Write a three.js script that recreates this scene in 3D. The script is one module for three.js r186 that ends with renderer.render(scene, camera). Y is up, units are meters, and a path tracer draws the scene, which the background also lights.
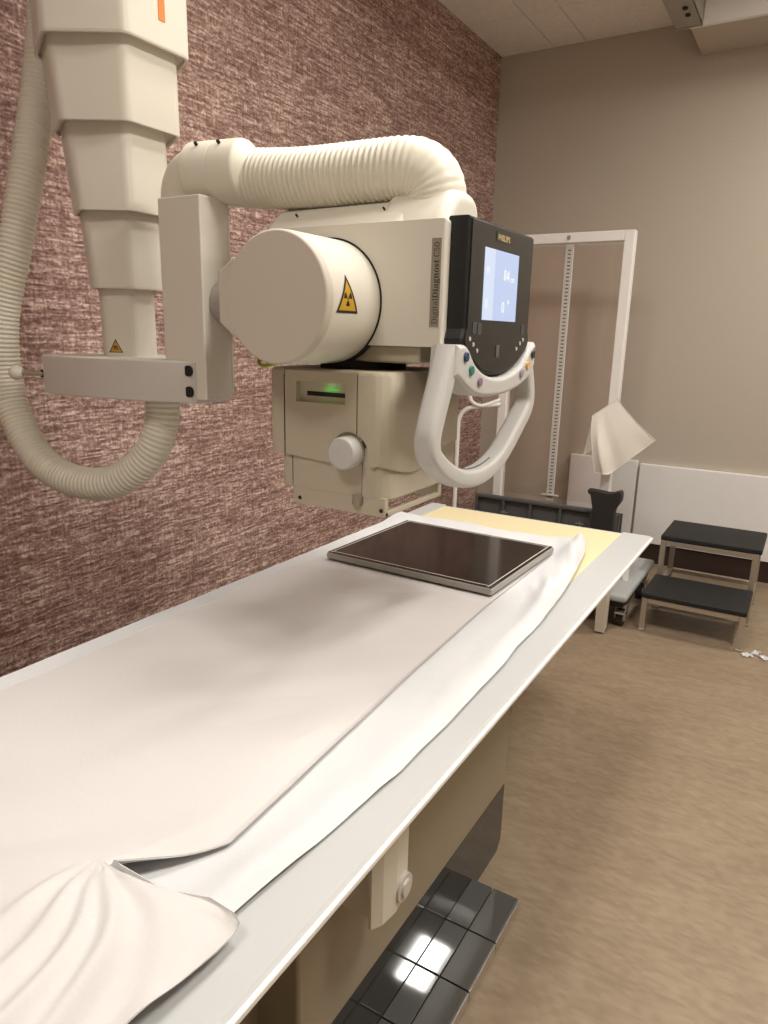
import * as THREE from 'three';
import { RoundedBoxGeometry } from 'three/addons/geometries/RoundedBoxGeometry.js';
import { mergeGeometries, mergeVertices, toCreasedNormals } from 'three/addons/utils/BufferGeometryUtils.js';
import { RectAreaLightUniformsLib } from 'three/addons/lights/RectAreaLightUniformsLib.js';

// ---------------------------------------------------------------- camera, exposure
const scene = new THREE.Scene();
const FPX = 708.6;
const camera = new THREE.PerspectiveCamera(2 * Math.atan(512 / FPX) * 180 / Math.PI, 768 / 1024, 0.05, 40);
{
  const yaw = 0.5354, pit = 0.2474, rol = 0.0229;
  const C = new THREE.Vector3(1.9186, 1.3597, 4.5102);
  const F = new THREE.Vector3(-Math.sin(yaw) * Math.cos(pit), -Math.sin(pit), -Math.cos(yaw) * Math.cos(pit));
  const R = new THREE.Vector3().crossVectors(F, new THREE.Vector3(0, 1, 0)).normalize();
  const U = new THREE.Vector3().crossVectors(R, F);
  camera.position.copy(C);
  camera.up.copy(U.multiplyScalar(Math.cos(rol)).addScaledVector(R, -Math.sin(rol)));
  camera.lookAt(C.clone().add(F));
}
const renderer = new THREE.WebGLRenderer({ antialias: true });
renderer.toneMapping = THREE.LinearToneMapping;
renderer.toneMappingExposure = 1.42;
renderer.shadowMap.enabled = true;
RectAreaLightUniformsLib.init();
scene.background = new THREE.Color(0x000000);

// ceiling lamps: [x, z, width (x), length (z), radiance]
const ROOM = { x: 3.6, z: 6.2, y: 3.0 };
const LAMP_COLOR = new THREE.Color(1.0, 0.96, 0.9);
const LAMPS = [[1.22, 2.85, 0.6, 0.6, 21], [2.57, 0.86, 0.22, 0.4, 84], [2.64, 3.2, 0.6, 0.6, 30], [1.22, 5.1, 0.6, 0.6, 17]];

// ---------------------------------------------------------------- helpers
let seed = 12345;
const rnd = () => { seed = (seed * 1664525 + 1013904223) >>> 0; return seed / 4294967296; };
function hash(x, y, s) { let h = (x * 374761393 + y * 668265263 + s * 1442695041) | 0; h = Math.imul(h ^ (h >>> 13), 1274126177); h ^= h >>> 16; return (h >>> 0) / 4294967296; }
function vnoise(x, y, s, px, py) {                     // periodic value noise
  const xi = Math.floor(x), yi = Math.floor(y), fx = x - xi, fy = y - yi;
  const m = (a, n) => n ? ((a % n) + n) % n : a;
  const sx = fx * fx * (3 - 2 * fx), sy = fy * fy * (3 - 2 * fy);
  const a = hash(m(xi, px), m(yi, py), s), b = hash(m(xi + 1, px), m(yi, py), s), c = hash(m(xi, px), m(yi + 1, py), s), d = hash(m(xi + 1, px), m(yi + 1, py), s);
  return a + (b - a) * sx + (c - a) * sy + (a - b - c + d) * sx * sy;
}
const names = new Map();
function numbered(n) { const k = names.get(n) || 0; names.set(n, k + 1); return k ? n + '_' + String(k).padStart(3, '0') : n; }
function shadow(o) { o.castShadow = true; o.receiveShadow = true; return o; }
function thing(name, label, category, pos = [0, 0, 0], ry = 0, group) {
  const g = new THREE.Group(); g.name = numbered(name); g.position.set(...pos); g.rotation.y = ry;
  g.userData = { label, category }; if (group) g.userData.group = group; scene.add(g); return g;
}
function part(name, geo, mat, parent, label) {
  const g = Array.isArray(geo) ? mergeGeometries(geo.map(q => q.index ? q.toNonIndexed() : q).map(q => { for (const k of Object.keys(q.attributes)) if (!['position', 'normal', 'uv'].includes(k)) q.deleteAttribute(k); return q; })) : geo;
  const m = shadow(new THREE.Mesh(g, mat)); m.name = name; if (label) m.userData.label = label; parent.add(m); return m;
}
function struct(name, geo, mat, label, category) {
  const m = part(name, geo, mat, scene); m.userData = { kind: 'structure', label, category }; return m;
}
function rbox(x0, x1, y0, y1, z0, z1, r = 0.004, seg = 2) {
  const w = x1 - x0, h = y1 - y0, d = z1 - z0; r = Math.min(r, w / 2.01, h / 2.01, d / 2.01);
  return new RoundedBoxGeometry(w, h, d, seg, r).translate((x0 + x1) / 2, (y0 + y1) / 2, (z0 + z1) / 2);
}
function box(x0, x1, y0, y1, z0, z1) { return new THREE.BoxGeometry(x1 - x0, y1 - y0, z1 - z0).translate((x0 + x1) / 2, (y0 + y1) / 2, (z0 + z1) / 2); }
function uvBox(g, s = 1) {                               // uv in metres by dominant normal
  const p = g.attributes.position, n = g.attributes.normal, uv = new Float32Array(p.count * 2);
  for (let i = 0; i < p.count; i++) {
    const ax = Math.abs(n.getX(i)), ay = Math.abs(n.getY(i)), az = Math.abs(n.getZ(i));
    let u, v; if (ay >= ax && ay >= az) { u = p.getX(i); v = p.getZ(i); } else if (ax >= az) { u = p.getZ(i); v = p.getY(i); } else { u = p.getX(i); v = p.getY(i); }
    uv[2 * i] = u * s; uv[2 * i + 1] = v * s;
  }
  g.setAttribute('uv', new THREE.BufferAttribute(uv, 2)); return g;
}
function cyl(a, b, r0, r1 = r0, n = 24) {
  const A = new THREE.Vector3(...a), B = new THREE.Vector3(...b), d = B.clone().sub(A);
  const g = new THREE.CylinderGeometry(r1, r0, d.length(), n);
  g.applyQuaternion(new THREE.Quaternion().setFromUnitVectors(new THREE.Vector3(0, 1, 0), d.clone().normalize()));
  return g.translate((A.x + B.x) / 2, (A.y + B.y) / 2, (A.z + B.z) / 2);
}
const curve = pts => new THREE.CatmullRomCurve3(pts.map(p => new THREE.Vector3(...p)), false, 'centripetal');
function tube(pts, r, n = 60, rad = 12) { return new THREE.TubeGeometry(curve(pts), n, r, rad); }
// swept ring hose: radius profile along the length, ring pitch in metres
function hose(pts, rad, pitch, depth, fade, radial = 26) {
  const c = curve(pts), L = c.getLength(), rings = Math.round(L / pitch), n = rings * 6, fr = c.computeFrenetFrames(n, false);
  const pos = [], idx = [], uv = [];
  for (let i = 0; i <= n; i++) {
    const t = i / n, P = c.getPointAt(t), ph = (i % 6) / 6;
    const w = 0.5 + 0.5 * Math.cos(ph * Math.PI * 2), r = rad - depth * (fade ? 1 - 0.8 * sstep(fade[0], fade[1], t) : 1) * (1 - Math.pow(w, 0.6));
    for (let j = 0; j <= radial; j++) {
      const a = j / radial * Math.PI * 2, q = P.clone().addScaledVector(fr.normals[i], Math.cos(a) * r).addScaledVector(fr.binormals[i], Math.sin(a) * r);
      pos.push(q.x, q.y, q.z); uv.push(t * L, j / radial);
    }
  }
  for (let i = 0; i < n; i++) for (let j = 0; j < radial; j++) { const a = i * (radial + 1) + j, b = a + radial + 1; idx.push(a, a + 1, b, b, a + 1, b + 1); }
  const g = new THREE.BufferGeometry(); g.setAttribute('position', new THREE.Float32BufferAttribute(pos, 3)); g.setAttribute('uv', new THREE.Float32BufferAttribute(uv, 2)); g.setIndex(idx); g.computeVertexNormals();
  return g;
}
// extrude a 2-D shape with its face looking to +x; shape coordinates are (z, y) in metres
function extrudeX(pts, x0, x1, bevel = 0.003, holes = [], seg = 3) {
  const S = new THREE.Shape(pts.map(([z, y]) => new THREE.Vector2(-z, y)));
  for (const h of holes) S.holes.push(new THREE.Path(h.map(([z, y]) => new THREE.Vector2(-z, y))));
  const g = new THREE.ExtrudeGeometry(S, { depth: x1 - x0 - 2 * bevel, bevelEnabled: bevel > 0, bevelSize: bevel, bevelThickness: bevel, bevelOffset: -bevel, bevelSegments: seg, curveSegments: 16 });
  g.rotateY(Math.PI / 2); g.translate(x0 + bevel, 0, 0); return g;
}
function extrudeZ(pts, z0, z1, bevel = 0.003, holes = [], seg = 2) {
  const S = new THREE.Shape(pts.map(([x, y]) => new THREE.Vector2(x, y)));
  for (const h of holes) S.holes.push(new THREE.Path(h.map(([x, y]) => new THREE.Vector2(x, y))));
  const g = new THREE.ExtrudeGeometry(S, { depth: z1 - z0 - 2 * bevel, bevelEnabled: bevel > 0, bevelSize: bevel, bevelThickness: bevel, bevelOffset: -bevel, bevelSegments: seg });
  g.translate(0, 0, z0 + bevel); return g;
}
// shape coordinates (x, z), extruded upward
function extrudeY(pts, y0, y1, bevel = 0.003, holes = [], seg = 2) {
  const S = new THREE.Shape(pts.map(([x, z]) => new THREE.Vector2(x, -z)));
  for (const h of holes) S.holes.push(new THREE.Path(h.map(([x, z]) => new THREE.Vector2(x, -z))));
  const g = new THREE.ExtrudeGeometry(S, { depth: y1 - y0 - 2 * bevel, bevelEnabled: bevel > 0, bevelSize: bevel, bevelThickness: bevel, bevelOffset: -bevel, bevelSegments: seg });
  g.rotateX(-Math.PI / 2); g.translate(0, y0 + bevel, 0); return g;
}
function smoothPts(pts, n = 8, closed = false) { return new THREE.CatmullRomCurve3(pts.map(p => new THREE.Vector3(p[0], p[1], 0)), closed, 'centripetal').getPoints(n * pts.length).map(v => [v.x, v.y]); }
function grid(nu, nv, f) {                                 // f(u, v) -> [x, y, z]
  const pos = [], uv = [], idx = [];
  for (let j = 0; j <= nv; j++) for (let i = 0; i <= nu; i++) { const p = f(i / nu, j / nv); pos.push(...p); uv.push(p[0], p[2]); }
  for (let j = 0; j < nv; j++) for (let i = 0; i < nu; i++) { const a = j * (nu + 1) + i, b = a + nu + 1; idx.push(a, b, a + 1, a + 1, b, b + 1); }
  const g = new THREE.BufferGeometry(); g.setAttribute('position', new THREE.Float32BufferAttribute(pos, 3)); g.setAttribute('uv', new THREE.Float32BufferAttribute(uv, 2)); g.setIndex(idx); g.computeVertexNormals(); return g;
}
// give a grid surface thickness: second layer offset along the normals plus a rim
function thicken(g, nu, nv, t) {
  const p = g.attributes.position, n = g.attributes.normal, N = p.count, pos = Array.from(p.array), uv = Array.from(g.attributes.uv.array), idx = Array.from(g.index.array);
  for (let i = 0; i < N; i++) { pos.push(p.getX(i) - n.getX(i) * t, p.getY(i) - n.getY(i) * t, p.getZ(i) - n.getZ(i) * t); uv.push(uv[2 * i], uv[2 * i + 1]); }
  const top = idx.length; for (let i = 0; i < top; i += 3) idx.push(idx[i] + N, idx[i + 2] + N, idx[i + 1] + N);
  const q = (a, b) => idx.push(a, a + N, b, b, a + N, b + N), W = nu + 1;
  for (let i = 0; i < nu; i++) { q(i, i + 1); q(nv * W + i + 1, nv * W + i); }
  for (let j = 0; j < nv; j++) { q((j + 1) * W, j * W); q(j * W + nu, (j + 1) * W + nu); }
  const o = new THREE.BufferGeometry(); o.setAttribute('position', new THREE.Float32BufferAttribute(pos, 3)); o.setAttribute('uv', new THREE.Float32BufferAttribute(uv, 2)); o.setIndex(idx); o.computeVertexNormals(); return o;
}
const lerp = (a, b, t) => a + (b - a) * t, clamp = (v, a, b) => Math.max(a, Math.min(b, v)), sstep = (a, b, v) => { const t = clamp((v - a) / (b - a), 0, 1); return t * t * (3 - 2 * t); };
function interp(table, t) { if (t <= table[0][0]) return table[0][1]; for (let i = 1; i < table.length; i++) if (t <= table[i][0]) { const [a, b] = [table[i - 1], table[i]]; return lerp(a[1], b[1], (t - a[0]) / (b[0] - a[0])); } return table[table.length - 1][1]; }

// ---------------------------------------------------------------- textures
function dataTex(w, h, fn, srgb, rep) {
  const d = new Uint8Array(w * h * 4);
  for (let y = 0; y < h; y++) for (let x = 0; x < w; x++) { const c = fn(x, y), o = (y * w + x) * 4; d[o] = clamp(c[0], 0, 255); d[o + 1] = clamp(c[1], 0, 255); d[o + 2] = clamp(c[2], 0, 255); d[o + 3] = 255; }
  const t = new THREE.DataTexture(d, w, h); t.wrapS = t.wrapT = THREE.RepeatWrapping; t.magFilter = THREE.LinearFilter; t.minFilter = THREE.LinearMipmapLinearFilter; t.generateMipmaps = true;
  if (srgb) t.colorSpace = THREE.SRGBColorSpace; if (rep) t.repeat.set(rep, rep); t.needsUpdate = true; return t;
}
// woven grasscloth wallpaper, 1.5 m square tile
const WV = 1024, weave = new Float32Array(WV * WV);
for (let y = 0; y < WV; y++) for (let x = 0; x < WV; x++) {
  const wy = y + 2.2 * vnoise(x / 32, y / 64, 9, 32, 16);
  const w1 = vnoise(x / 64, wy / 4, 1, 16, 256), w2 = vnoise(x / 16, wy / 3.2, 2, 64, 320), w3 = vnoise(x / 5.12, wy / 4, 3, 200, 256);
  const v1 = vnoise(x / 3.2, y / 32, 4, 320, 32), g = hash(x >> 1, y >> 1, 7), big = vnoise(x / 128, y / 64, 6, 8, 16);
  let v = 0.5 + 1.15 * (0.30 * (w1 - 0.5) + 0.34 * (w2 - 0.5) + 0.3 * (w3 - 0.5) + 0.14 * (v1 - 0.5) + 0.16 * (g - 0.5) + 0.1 * (big - 0.5)) * 1.45;
  v = clamp(v + 0.5 * Math.max(0, vnoise(x / 12.8, wy / 3.2, 8, 80, 320) - 0.8) - 0.6 * Math.max(0, vnoise(x / 8, y / 3.2, 10, 128, 320) - 0.82), 0, 1);
  weave[y * WV + x] = v;
}
const mix3 = (a, b, t) => [lerp(a[0], b[0], t), lerp(a[1], b[1], t), lerp(a[2], b[2], t)];
const wallpaperMap = dataTex(WV, WV, (x, y) => {
  const v = weave[y * WV + x]; return v < 0.55 ? mix3([112, 82, 74], [166, 135, 125], v / 0.55) : mix3([166, 135, 125], [224, 203, 191], (v - 0.55) / 0.45);
}, true, 1 / 1.4);
const wallpaperBump = dataTex(WV, WV, (x, y) => { const v = weave[y * WV + x] * 255; return [v, v, v]; }, false, 1 / 1.4);
// linoleum floor: beige, marbled in faint streaks
const FL = 1024, floorMap = dataTex(FL, FL, (x, y) => {
  const wx = x + 40 * vnoise(x / 128, y / 128, 11, 8, 8), a = vnoise(wx / 64, y / 16, 12, 16, 64), b = vnoise(x / 16, y / 8, 13, 64, 128), c = vnoise(x / 200, y / 100, 14, 5, 10), d = vnoise(wx / 21.3, y / 5.33, 15, 48, 192), g = hash(x, y, 16);
  const v = 0.22 * a + 0.3 * b + 0.22 * c + 0.12 * d + 0.14 * g;
  return mix3([133, 115, 93], [158, 140, 116], clamp((v - 0.5) * 1.8 + 0.5, 0, 1));
}, true, 1 / 1.3);
const plasterBump = dataTex(512, 512, (x, y) => { const v = 255 * (0.5 * vnoise(x / 4, y / 4, 21, 128, 128) + 0.3 * vnoise(x / 16, y / 16, 22, 32, 32) + 0.2 * hash(x, y, 23)); return [v, v, v]; }, false, 1);
const clothBump = dataTex(512, 512, (x, y) => { const v = 255 * (0.6 * vnoise(x / 8, y / 8, 31, 64, 64) + 0.4 * hash(x, y, 32)); return [v, v, v]; }, false, 4);
const tileMap = dataTex(512, 512, (x, y) => { const v = 0.4 * hash(x, y, 41) + 0.6 * vnoise(x / 8, y / 8, 42, 64, 64), k = lerp(226, 242, v); return [k + 3, k - 3, k - 12]; }, true, 1);
function canvasTex(w, h, draw) { const c = document.createElement('canvas'); c.width = w; c.height = h; const x = c.getContext('2d'); draw(x, w, h); const t = new THREE.CanvasTexture(c); t.colorSpace = THREE.SRGBColorSpace; t.magFilter = THREE.LinearFilter; return t; }

// ---------------------------------------------------------------- materials
const std = (o) => new THREE.MeshStandardMaterial(o);
const lin = (r, g, b) => new THREE.Color().setRGB(r, g, b);
const M = {
  wallpaper: std({ map: wallpaperMap, bumpMap: wallpaperBump, bumpScale: 0.002, roughness: 0.9 }),
  paint: std({ color: lin(0.5, 0.44, 0.365), roughness: 0.85, bumpMap: plasterBump, bumpScale: 0.0006 }),
  floor: std({ map: floorMap, roughness: 0.55 }),
  ceilingTile: std({ map: tileMap, roughness: 0.95 }),
  ceilingGap: std({ color: lin(0.3, 0.27, 0.23), roughness: 0.95 }),
  baseboard: std({ color: lin(0.035, 0.017, 0.013), roughness: 0.6 }),
  whiteBoard: std({ color: lin(0.82, 0.805, 0.79), roughness: 0.55 }),
  cream: std({ color: lin(0.7, 0.66, 0.57), roughness: 0.42 }),
  creamMatte: std({ color: lin(0.58, 0.53, 0.44), roughness: 0.6 }),
  capGrey: std({ color: lin(0.57, 0.51, 0.43), roughness: 0.6 }),
  collimator: std({ color: lin(0.48, 0.425, 0.325), roughness: 0.45 }),
  collimatorDark: std({ color: lin(0.3, 0.26, 0.2), roughness: 0.6 }),
  hose: std({ color: lin(0.73, 0.69, 0.58), roughness: 0.45 }),
  column: std({ color: lin(0.665, 0.62, 0.53), roughness: 0.5 }),
  aluminium: std({ color: lin(0.6, 0.57, 0.525), roughness: 0.45, metalness: 0.15 }),
  trackGrey: std({ color: lin(0.36, 0.33, 0.29), roughness: 0.5, metalness: 0.2 }),
  railWhite: std({ color: lin(0.53, 0.535, 0.53), roughness: 0.4 }),
  steel: std({ color: lin(0.62, 0.6, 0.57), roughness: 0.3, metalness: 1 }),
  stoolMetal: std({ color: lin(0.5, 0.44, 0.37), roughness: 0.38, metalness: 0.75 }),
  black: std({ color: lin(0.004, 0.004, 0.004), roughness: 0.5 }),
  hole: std({ color: lin(0.01, 0.009, 0.008), roughness: 0.8 }),
  panelFace: std({ color: lin(0.005, 0.0053, 0.0056), roughness: 0.3 }),
  handle: std({ color: lin(0.55, 0.54, 0.515), roughness: 0.42 }),
  yellow: std({ color: lin(0.78, 0.68, 0.42), roughness: 0.5 }),
  sheet: std({ color: lin(0.645, 0.622, 0.608), roughness: 0.9, bumpMap: clothBump, bumpScale: 0.0002 }),
  undersheet: std({ color: lin(0.67, 0.675, 0.685), roughness: 0.9, bumpMap: clothBump, bumpScale: 0.0002 }),
  towel: std({ color: lin(0.88, 0.845, 0.76), roughness: 0.95, bumpMap: clothBump, bumpScale: 0.0006 }),
  glossBlack: new THREE.MeshPhysicalMaterial({ color: lin(0.012, 0.009, 0.008), roughness: 0.1, clearcoat: 0.15, clearcoatRoughness: 0.08 }),
  detectorFrame: std({ color: lin(0.36, 0.345, 0.31), roughness: 0.4, metalness: 0.4 }),
  line: std({ color: lin(0.7, 0.68, 0.6), roughness: 0.6 }),
  pedestal: std({ color: lin(0.04, 0.04, 0.038), roughness: 0.05 }),
  pedal: std({ color: lin(0.17, 0.172, 0.168), roughness: 0.035, metalness: 0.5 }),
  tableBody: std({ color: lin(0.3, 0.25, 0.175), roughness: 0.5 }),
  trayGrey: std({ color: lin(0.09, 0.087, 0.083), roughness: 0.6 }),
  trayDark: std({ color: lin(0.02, 0.018, 0.016), roughness: 0.6 }),
  deckGrey: std({ color: lin(0.4, 0.41, 0.41), roughness: 0.55 }),
  rubber: std({ color: lin(0.02, 0.02, 0.02), roughness: 0.7 }),
  tread: std({ color: lin(0.006, 0.0065, 0.007), roughness: 0.6, bumpMap: plasterBump, bumpScale: 0.0012 }),
  frameWhite: std({ color: lin(0.88, 0.86, 0.83), roughness: 0.45 }),
  acrylic: new THREE.MeshPhysicalMaterial({ color: lin(0.97, 0.945, 0.93), roughness: 0.05, transmission: 1, thickness: 0, ior: 1.49 }),
  clearPlastic: new THREE.MeshPhysicalMaterial({ color: lin(0.95, 0.95, 0.95), roughness: 0.12, transmission: 0.5, thickness: 0, ior: 1.5 }),
  wire: std({ color: lin(0.3, 0.32, 0.03), roughness: 0.5 }),
};

// ---------------------------------------------------------------- room shell
const T = 0.15;
struct('floor', uvBox(box(-T, ROOM.x + T, -T, 0, -T, ROOM.z + T)), M.floor, 'beige marbled linoleum floor', 'floor');
struct('wall_left', uvBox(box(-T, 0, 0, ROOM.y + T, -T, ROOM.z + T)), M.wallpaper, 'wall papered in mauve brown woven grasscloth', 'wall');
struct('wall_back', uvBox(box(0, ROOM.x, 0, ROOM.y + T, -T, 0)), M.paint, 'plain taupe painted wall behind the white frame', 'wall');
struct('wall_right', uvBox(box(ROOM.x, ROOM.x + T, 0, ROOM.y + T, -T, ROOM.z + T)), M.paint, 'plain taupe painted side wall', 'wall');
struct('wall_front', uvBox(box(0, ROOM.x, 0, ROOM.y + T, ROOM.z, ROOM.z + T)), M.paint, 'plain taupe painted end wall', 'wall');
{
  const ceil = struct('ceiling', box(-T, ROOM.x + T, ROOM.y + 0.008, ROOM.y + T, -T, ROOM.z + T), M.ceilingGap, 'suspended ceiling of pale mineral tiles', 'ceiling');
  const xs = [0, 0.33, 0.52, 1.12, 1.72, 2.32, 2.92, 3.52, 3.6], zs = [0, 0.5]; for (let z = 1.1; z < ROOM.z; z += 0.6) zs.push(z); zs.push(ROOM.z);
  for (let i = 0; i + 1 < xs.length; i++) for (let j = 0; j + 1 < zs.length; j++) {
    const g = 0.002, b = uvBox(rbox(xs[i] + g, xs[i + 1] - g, ROOM.y, ROOM.y + 0.012, zs[j] + g, zs[j + 1] - g, 0.002, 1));
    part(numbered('ceiling_tile'), b, M.ceilingTile, ceil);
  }
}
struct('baseboard_back', rbox(0, ROOM.x, 0, 0.125, 0, 0.015, 0.003), M.baseboard, 'dark red brown baseboard along the taupe wall', 'baseboard');
struct('baseboard_left', rbox(0, 0.015, 0, 0.125, 0.015, ROOM.z, 0.003), M.baseboard, 'dark red brown baseboard along the grasscloth wall', 'baseboard');
struct('trim_1', rbox(0.645, 1.06, 0.13, 0.635, 0.0, 0.036, 0.003), M.whiteBoard, 'short white wall protection board behind the hanging towel', 'wall board');
struct('trim_2', rbox(1.075, ROOM.x, 0.13, 0.62, 0.0, 0.034, 0.003), M.whiteBoard, 'long white wall protection board behind the step stool', 'wall board');
struct('trim_3', rbox(1.145, ROOM.x, 2.83, ROOM.y, 0.385, 0.41, 0.004), M.whiteBoard, 'white fascia board on the bulkhead along the ceiling', 'fascia');
struct('trim_4', rbox(1.15, ROOM.x, 2.832, ROOM.y, 0, 0.384, 0.003), M.paint, 'taupe painted bulkhead under the ceiling behind the white fascia', 'bulkhead');
{
  const r = thing('ceiling_rail', 'grey metal ceiling track ending at the white bulkhead', 'ceiling rail', [1.145, 3.0, 0.01]);
  part('track', [rbox(-0.06, 0.06, -0.17, -0.158, 0.4, 5.8, 0.002), rbox(-0.06, -0.048, -0.17, 0, 0.4, 5.8, 0.002), rbox(0.048, 0.06, -0.17, 0, 0.4, 5.8, 0.002)], M.trackGrey, r);
  part('end_plate', rbox(-0.065, 0.065, -0.175, -0.002, 0.402, 0.412, 0.002), M.trackGrey, r);
  for (const z of [0.56, 0.64]) part('bolt', cyl([0.02, -0.171, z], [0.02, -0.178, z], 0.012, 0.012, 12), M.hole, r);
}
LAMPS.forEach(([x, z, w, l, I], i) => {
  const t = thing('ceiling_light', ['square white ceiling light panel above the examination table', 'narrow bright ceiling light panel beside the white bulkhead', 'square white ceiling light panel above the open floor', 'square white ceiling light panel beyond the near end of the table'][i], 'ceiling light', [x, ROOM.y, z], 0, 'ceiling light panels');
  part('frame', [rbox(-w / 2 - 0.02, w / 2 + 0.02, -0.02, 0, -l / 2 - 0.02, -l / 2, 0.003), rbox(-w / 2 - 0.02, w / 2 + 0.02, -0.02, 0, l / 2, l / 2 + 0.02, 0.003), rbox(-w / 2 - 0.02, -w / 2, -0.02, 0, -l / 2, l / 2, 0.003), rbox(w / 2, w / 2 + 0.02, -0.02, 0, -l / 2, l / 2, 0.003)], M.frameWhite, t);
  part('diffuser', box(-w / 2, w / 2, -0.012, 0, -l / 2, l / 2), std({ color: 0xffffff, emissive: LAMP_COLOR, emissiveIntensity: 1.6, roughness: 0.6 }), t, 'glowing white diffuser');
  const L = new THREE.RectAreaLight(LAMP_COLOR, I, w, l); L.position.set(x, ROOM.y - 0.016, z); L.rotation.x = -Math.PI / 2; L.name = 'ceiling_light_glow'; L.castShadow = true; scene.add(L);
});

// ---------------------------------------------------------------- examination table
{
  const t = thing('examination_table', 'long height adjustable radiography table with pale rails and dark pedestal', 'table', [0, 0, 0]);
  const z0 = 2.175, z1 = 4.62, y = 0.742;
  part('tabletop', rbox(0.8, 1.455, 0.708, y - 0.002, z0 + 0.012, z1 - 0.01, 0.004), M.yellow, t, 'pale yellow tabletop surface');
  part('side_rail', extrudeZ([[1.45, 0.70], [1.45, y + 0.001], [1.535, y + 0.001], [1.541, y - 0.004], [1.541, y - 0.012], [1.525, 0.70]], z0, z1, 0.001), M.railWhite, t);
  part('side_rail', extrudeZ([[0.805, 0.70], [0.755, 0.70], [0.74, y - 0.012], [0.74, y - 0.004], [0.746, y + 0.001], [0.805, y + 0.001]], z0, z1, 0.001), M.railWhite, t);
  part('edge_strip', rbox(1.538, 1.545, y - 0.012, y - 0.002, z0 + 0.002, z1 - 0.002, 0.003), M.frameWhite, t, 'bright edge moulding of the rail');
  part('end_rail', rbox(0.806, 1.449, 0.70, y - 0.003, z0 + 0.001, z0 + 0.014, 0.003), M.railWhite, t);
  part('under_frame', rbox(0.86, 1.42, 0.655, 0.705, 2.35, 4.5, 0.01), M.tableBody, t);
  part('body_panel', rbox(0.9, 1.365, 0.2, 0.66, 2.905, 3.805, 0.008), M.tableBody, t);
  part('body_shoulder', rbox(0.9, 1.367, 0.40, 0.66, 2.86, 2.908, 0.006), M.tableBody, t);
  part('body_panel', rbox(0.94, 1.28, 0.2, 0.66, 3.8, 4.25, 0.006), M.tableBody, t);
  part('cable_box', rbox(1.16, 1.34, 0.5, 0.6, 3.94, 4.08, 0.006), M.rubber, t);
  part('pedestal', extrudeX([[2.905, 0.2], [4.35, 0.2], [4.35, 0.0], [2.93, 0.0], [2.905, 0.03]], 0.92, 1.362, 0.003), M.pedestal, t, 'glossy charcoal pedestal');
  // foot bar: two rows of hinged plates
  const zs = [3.097, 3.248, 3.392, 3.536, 3.68, 3.824, 3.968];
  part('foot_bar', box(1.362, 1.478, 0.004, 0.026, 3.099, 3.966), M.hole, t);
  for (let i = 0; i + 1 < zs.length; i++) {
    const a = zs[i] + 0.002, b = zs[i + 1] - 0.002;
    part('foot_pedal', [rbox(1.3625, 1.4175, 0.026, 0.04, a, b, 0.0015)], M.pedal, t);
    part('foot_pedal', extrudeZ([[1.4205, 0.026], [1.4205, 0.04], [1.4825, 0.039], [1.485, 0.0365], [1.485, 0.01], [1.478, 0.01], [1.478, 0.026]], a, b, 0.0008), M.pedal, t);
    part('pedal_edge', rbox(1.4845, 1.488, 0.01, 0.0375, a, b, 0.001), M.steel, t, 'silver outer edge of the foot pedal');
  }
  // control box on the flank
  const sw = new THREE.Group(); sw.name = 'switch_box'; t.add(sw); sw.userData.label = 'white wall box with round knob on the table flank';
  part('back_box', rbox(1.36, 1.424, 0.43, 0.595, 3.592, 3.69, 0.004), M.cream, sw);
  part('cover', extrudeY([[1.43, 3.708], [1.436, 3.708], [1.447, 3.69], [1.452, 3.655], [1.447, 3.61], [1.436, 3.592], [1.43, 3.592]], 0.43, 0.602, 0.003), M.cream, sw);
  part('knob', [cyl([1.447, 0.465, 3.632], [1.456, 0.465, 3.632], 0.025, 0.024, 28), cyl([1.456, 0.465, 3.632], [1.46, 0.465, 3.632], 0.015, 0.014, 24)], M.aluminium, sw);
}

// ---------------------------------------------------------------- sheets on the table
const wr = (x, z, s, f) => vnoise(x * f + 50, z * f + 50, s) - 0.5;
{
  const nu = 60, nv = 200, edge = z => interp([[2.45, 1.40], [2.5, 1.415], [2.62, 1.43], [2.8, 1.455], [3.08, 1.478], [3.4, 1.486], [3.72, 1.49], [4.04, 1.467], [4.6, 1.47]], z) + 0.006 * wr(0, z, 61, 9);
  const g = grid(nu, nv, (u, v) => {
    const z0 = 2.44 + 0.05 * wr(u, 0, 62, 6) - 0.03 * Math.sin(u * 3), z = lerp(z0, 4.59, v), x = lerp(0.747, edge(z), u);
    let y = 0.7475 + 0.0035 * vnoise(x * 46 - z * 9, z * 7, 63) * sstep(0.86, 0.92, u) + 0.0015 * vnoise(x * 30, z * 30, 67) + 0.012 * sstep(0.9, 0.975, u) * (0.4 + 0.8 * vnoise(z * 7, 3, 64)) * (1 - sstep(0.975, 1.0, u));
    y += 0.018 * sstep(lerp(0.84, 0.9, sstep(2.95, 3.02, z)), 0.96, u) * (1 - sstep(2.9, 3.15, z)) * (0.3 + 1.2 * vnoise(x * 60 - z * 22, z * 7, 65)) * (1 - sstep(0.985, 1.0, u) * 0.8);
    y += 0.014 * (1 - sstep(2.44, 2.56, z)) * vnoise(x * 22, z * 10, 66);
    return [x, y, z];
  });
  const m = part('under_sheet', thicken(g, nu, nv, 0.002), M.undersheet, scene); m.name = numbered('under_sheet');
  m.userData = { label: 'cool white cotton sheet with rumpled edge lying directly on the table', category: 'sheet' };
}
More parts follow.
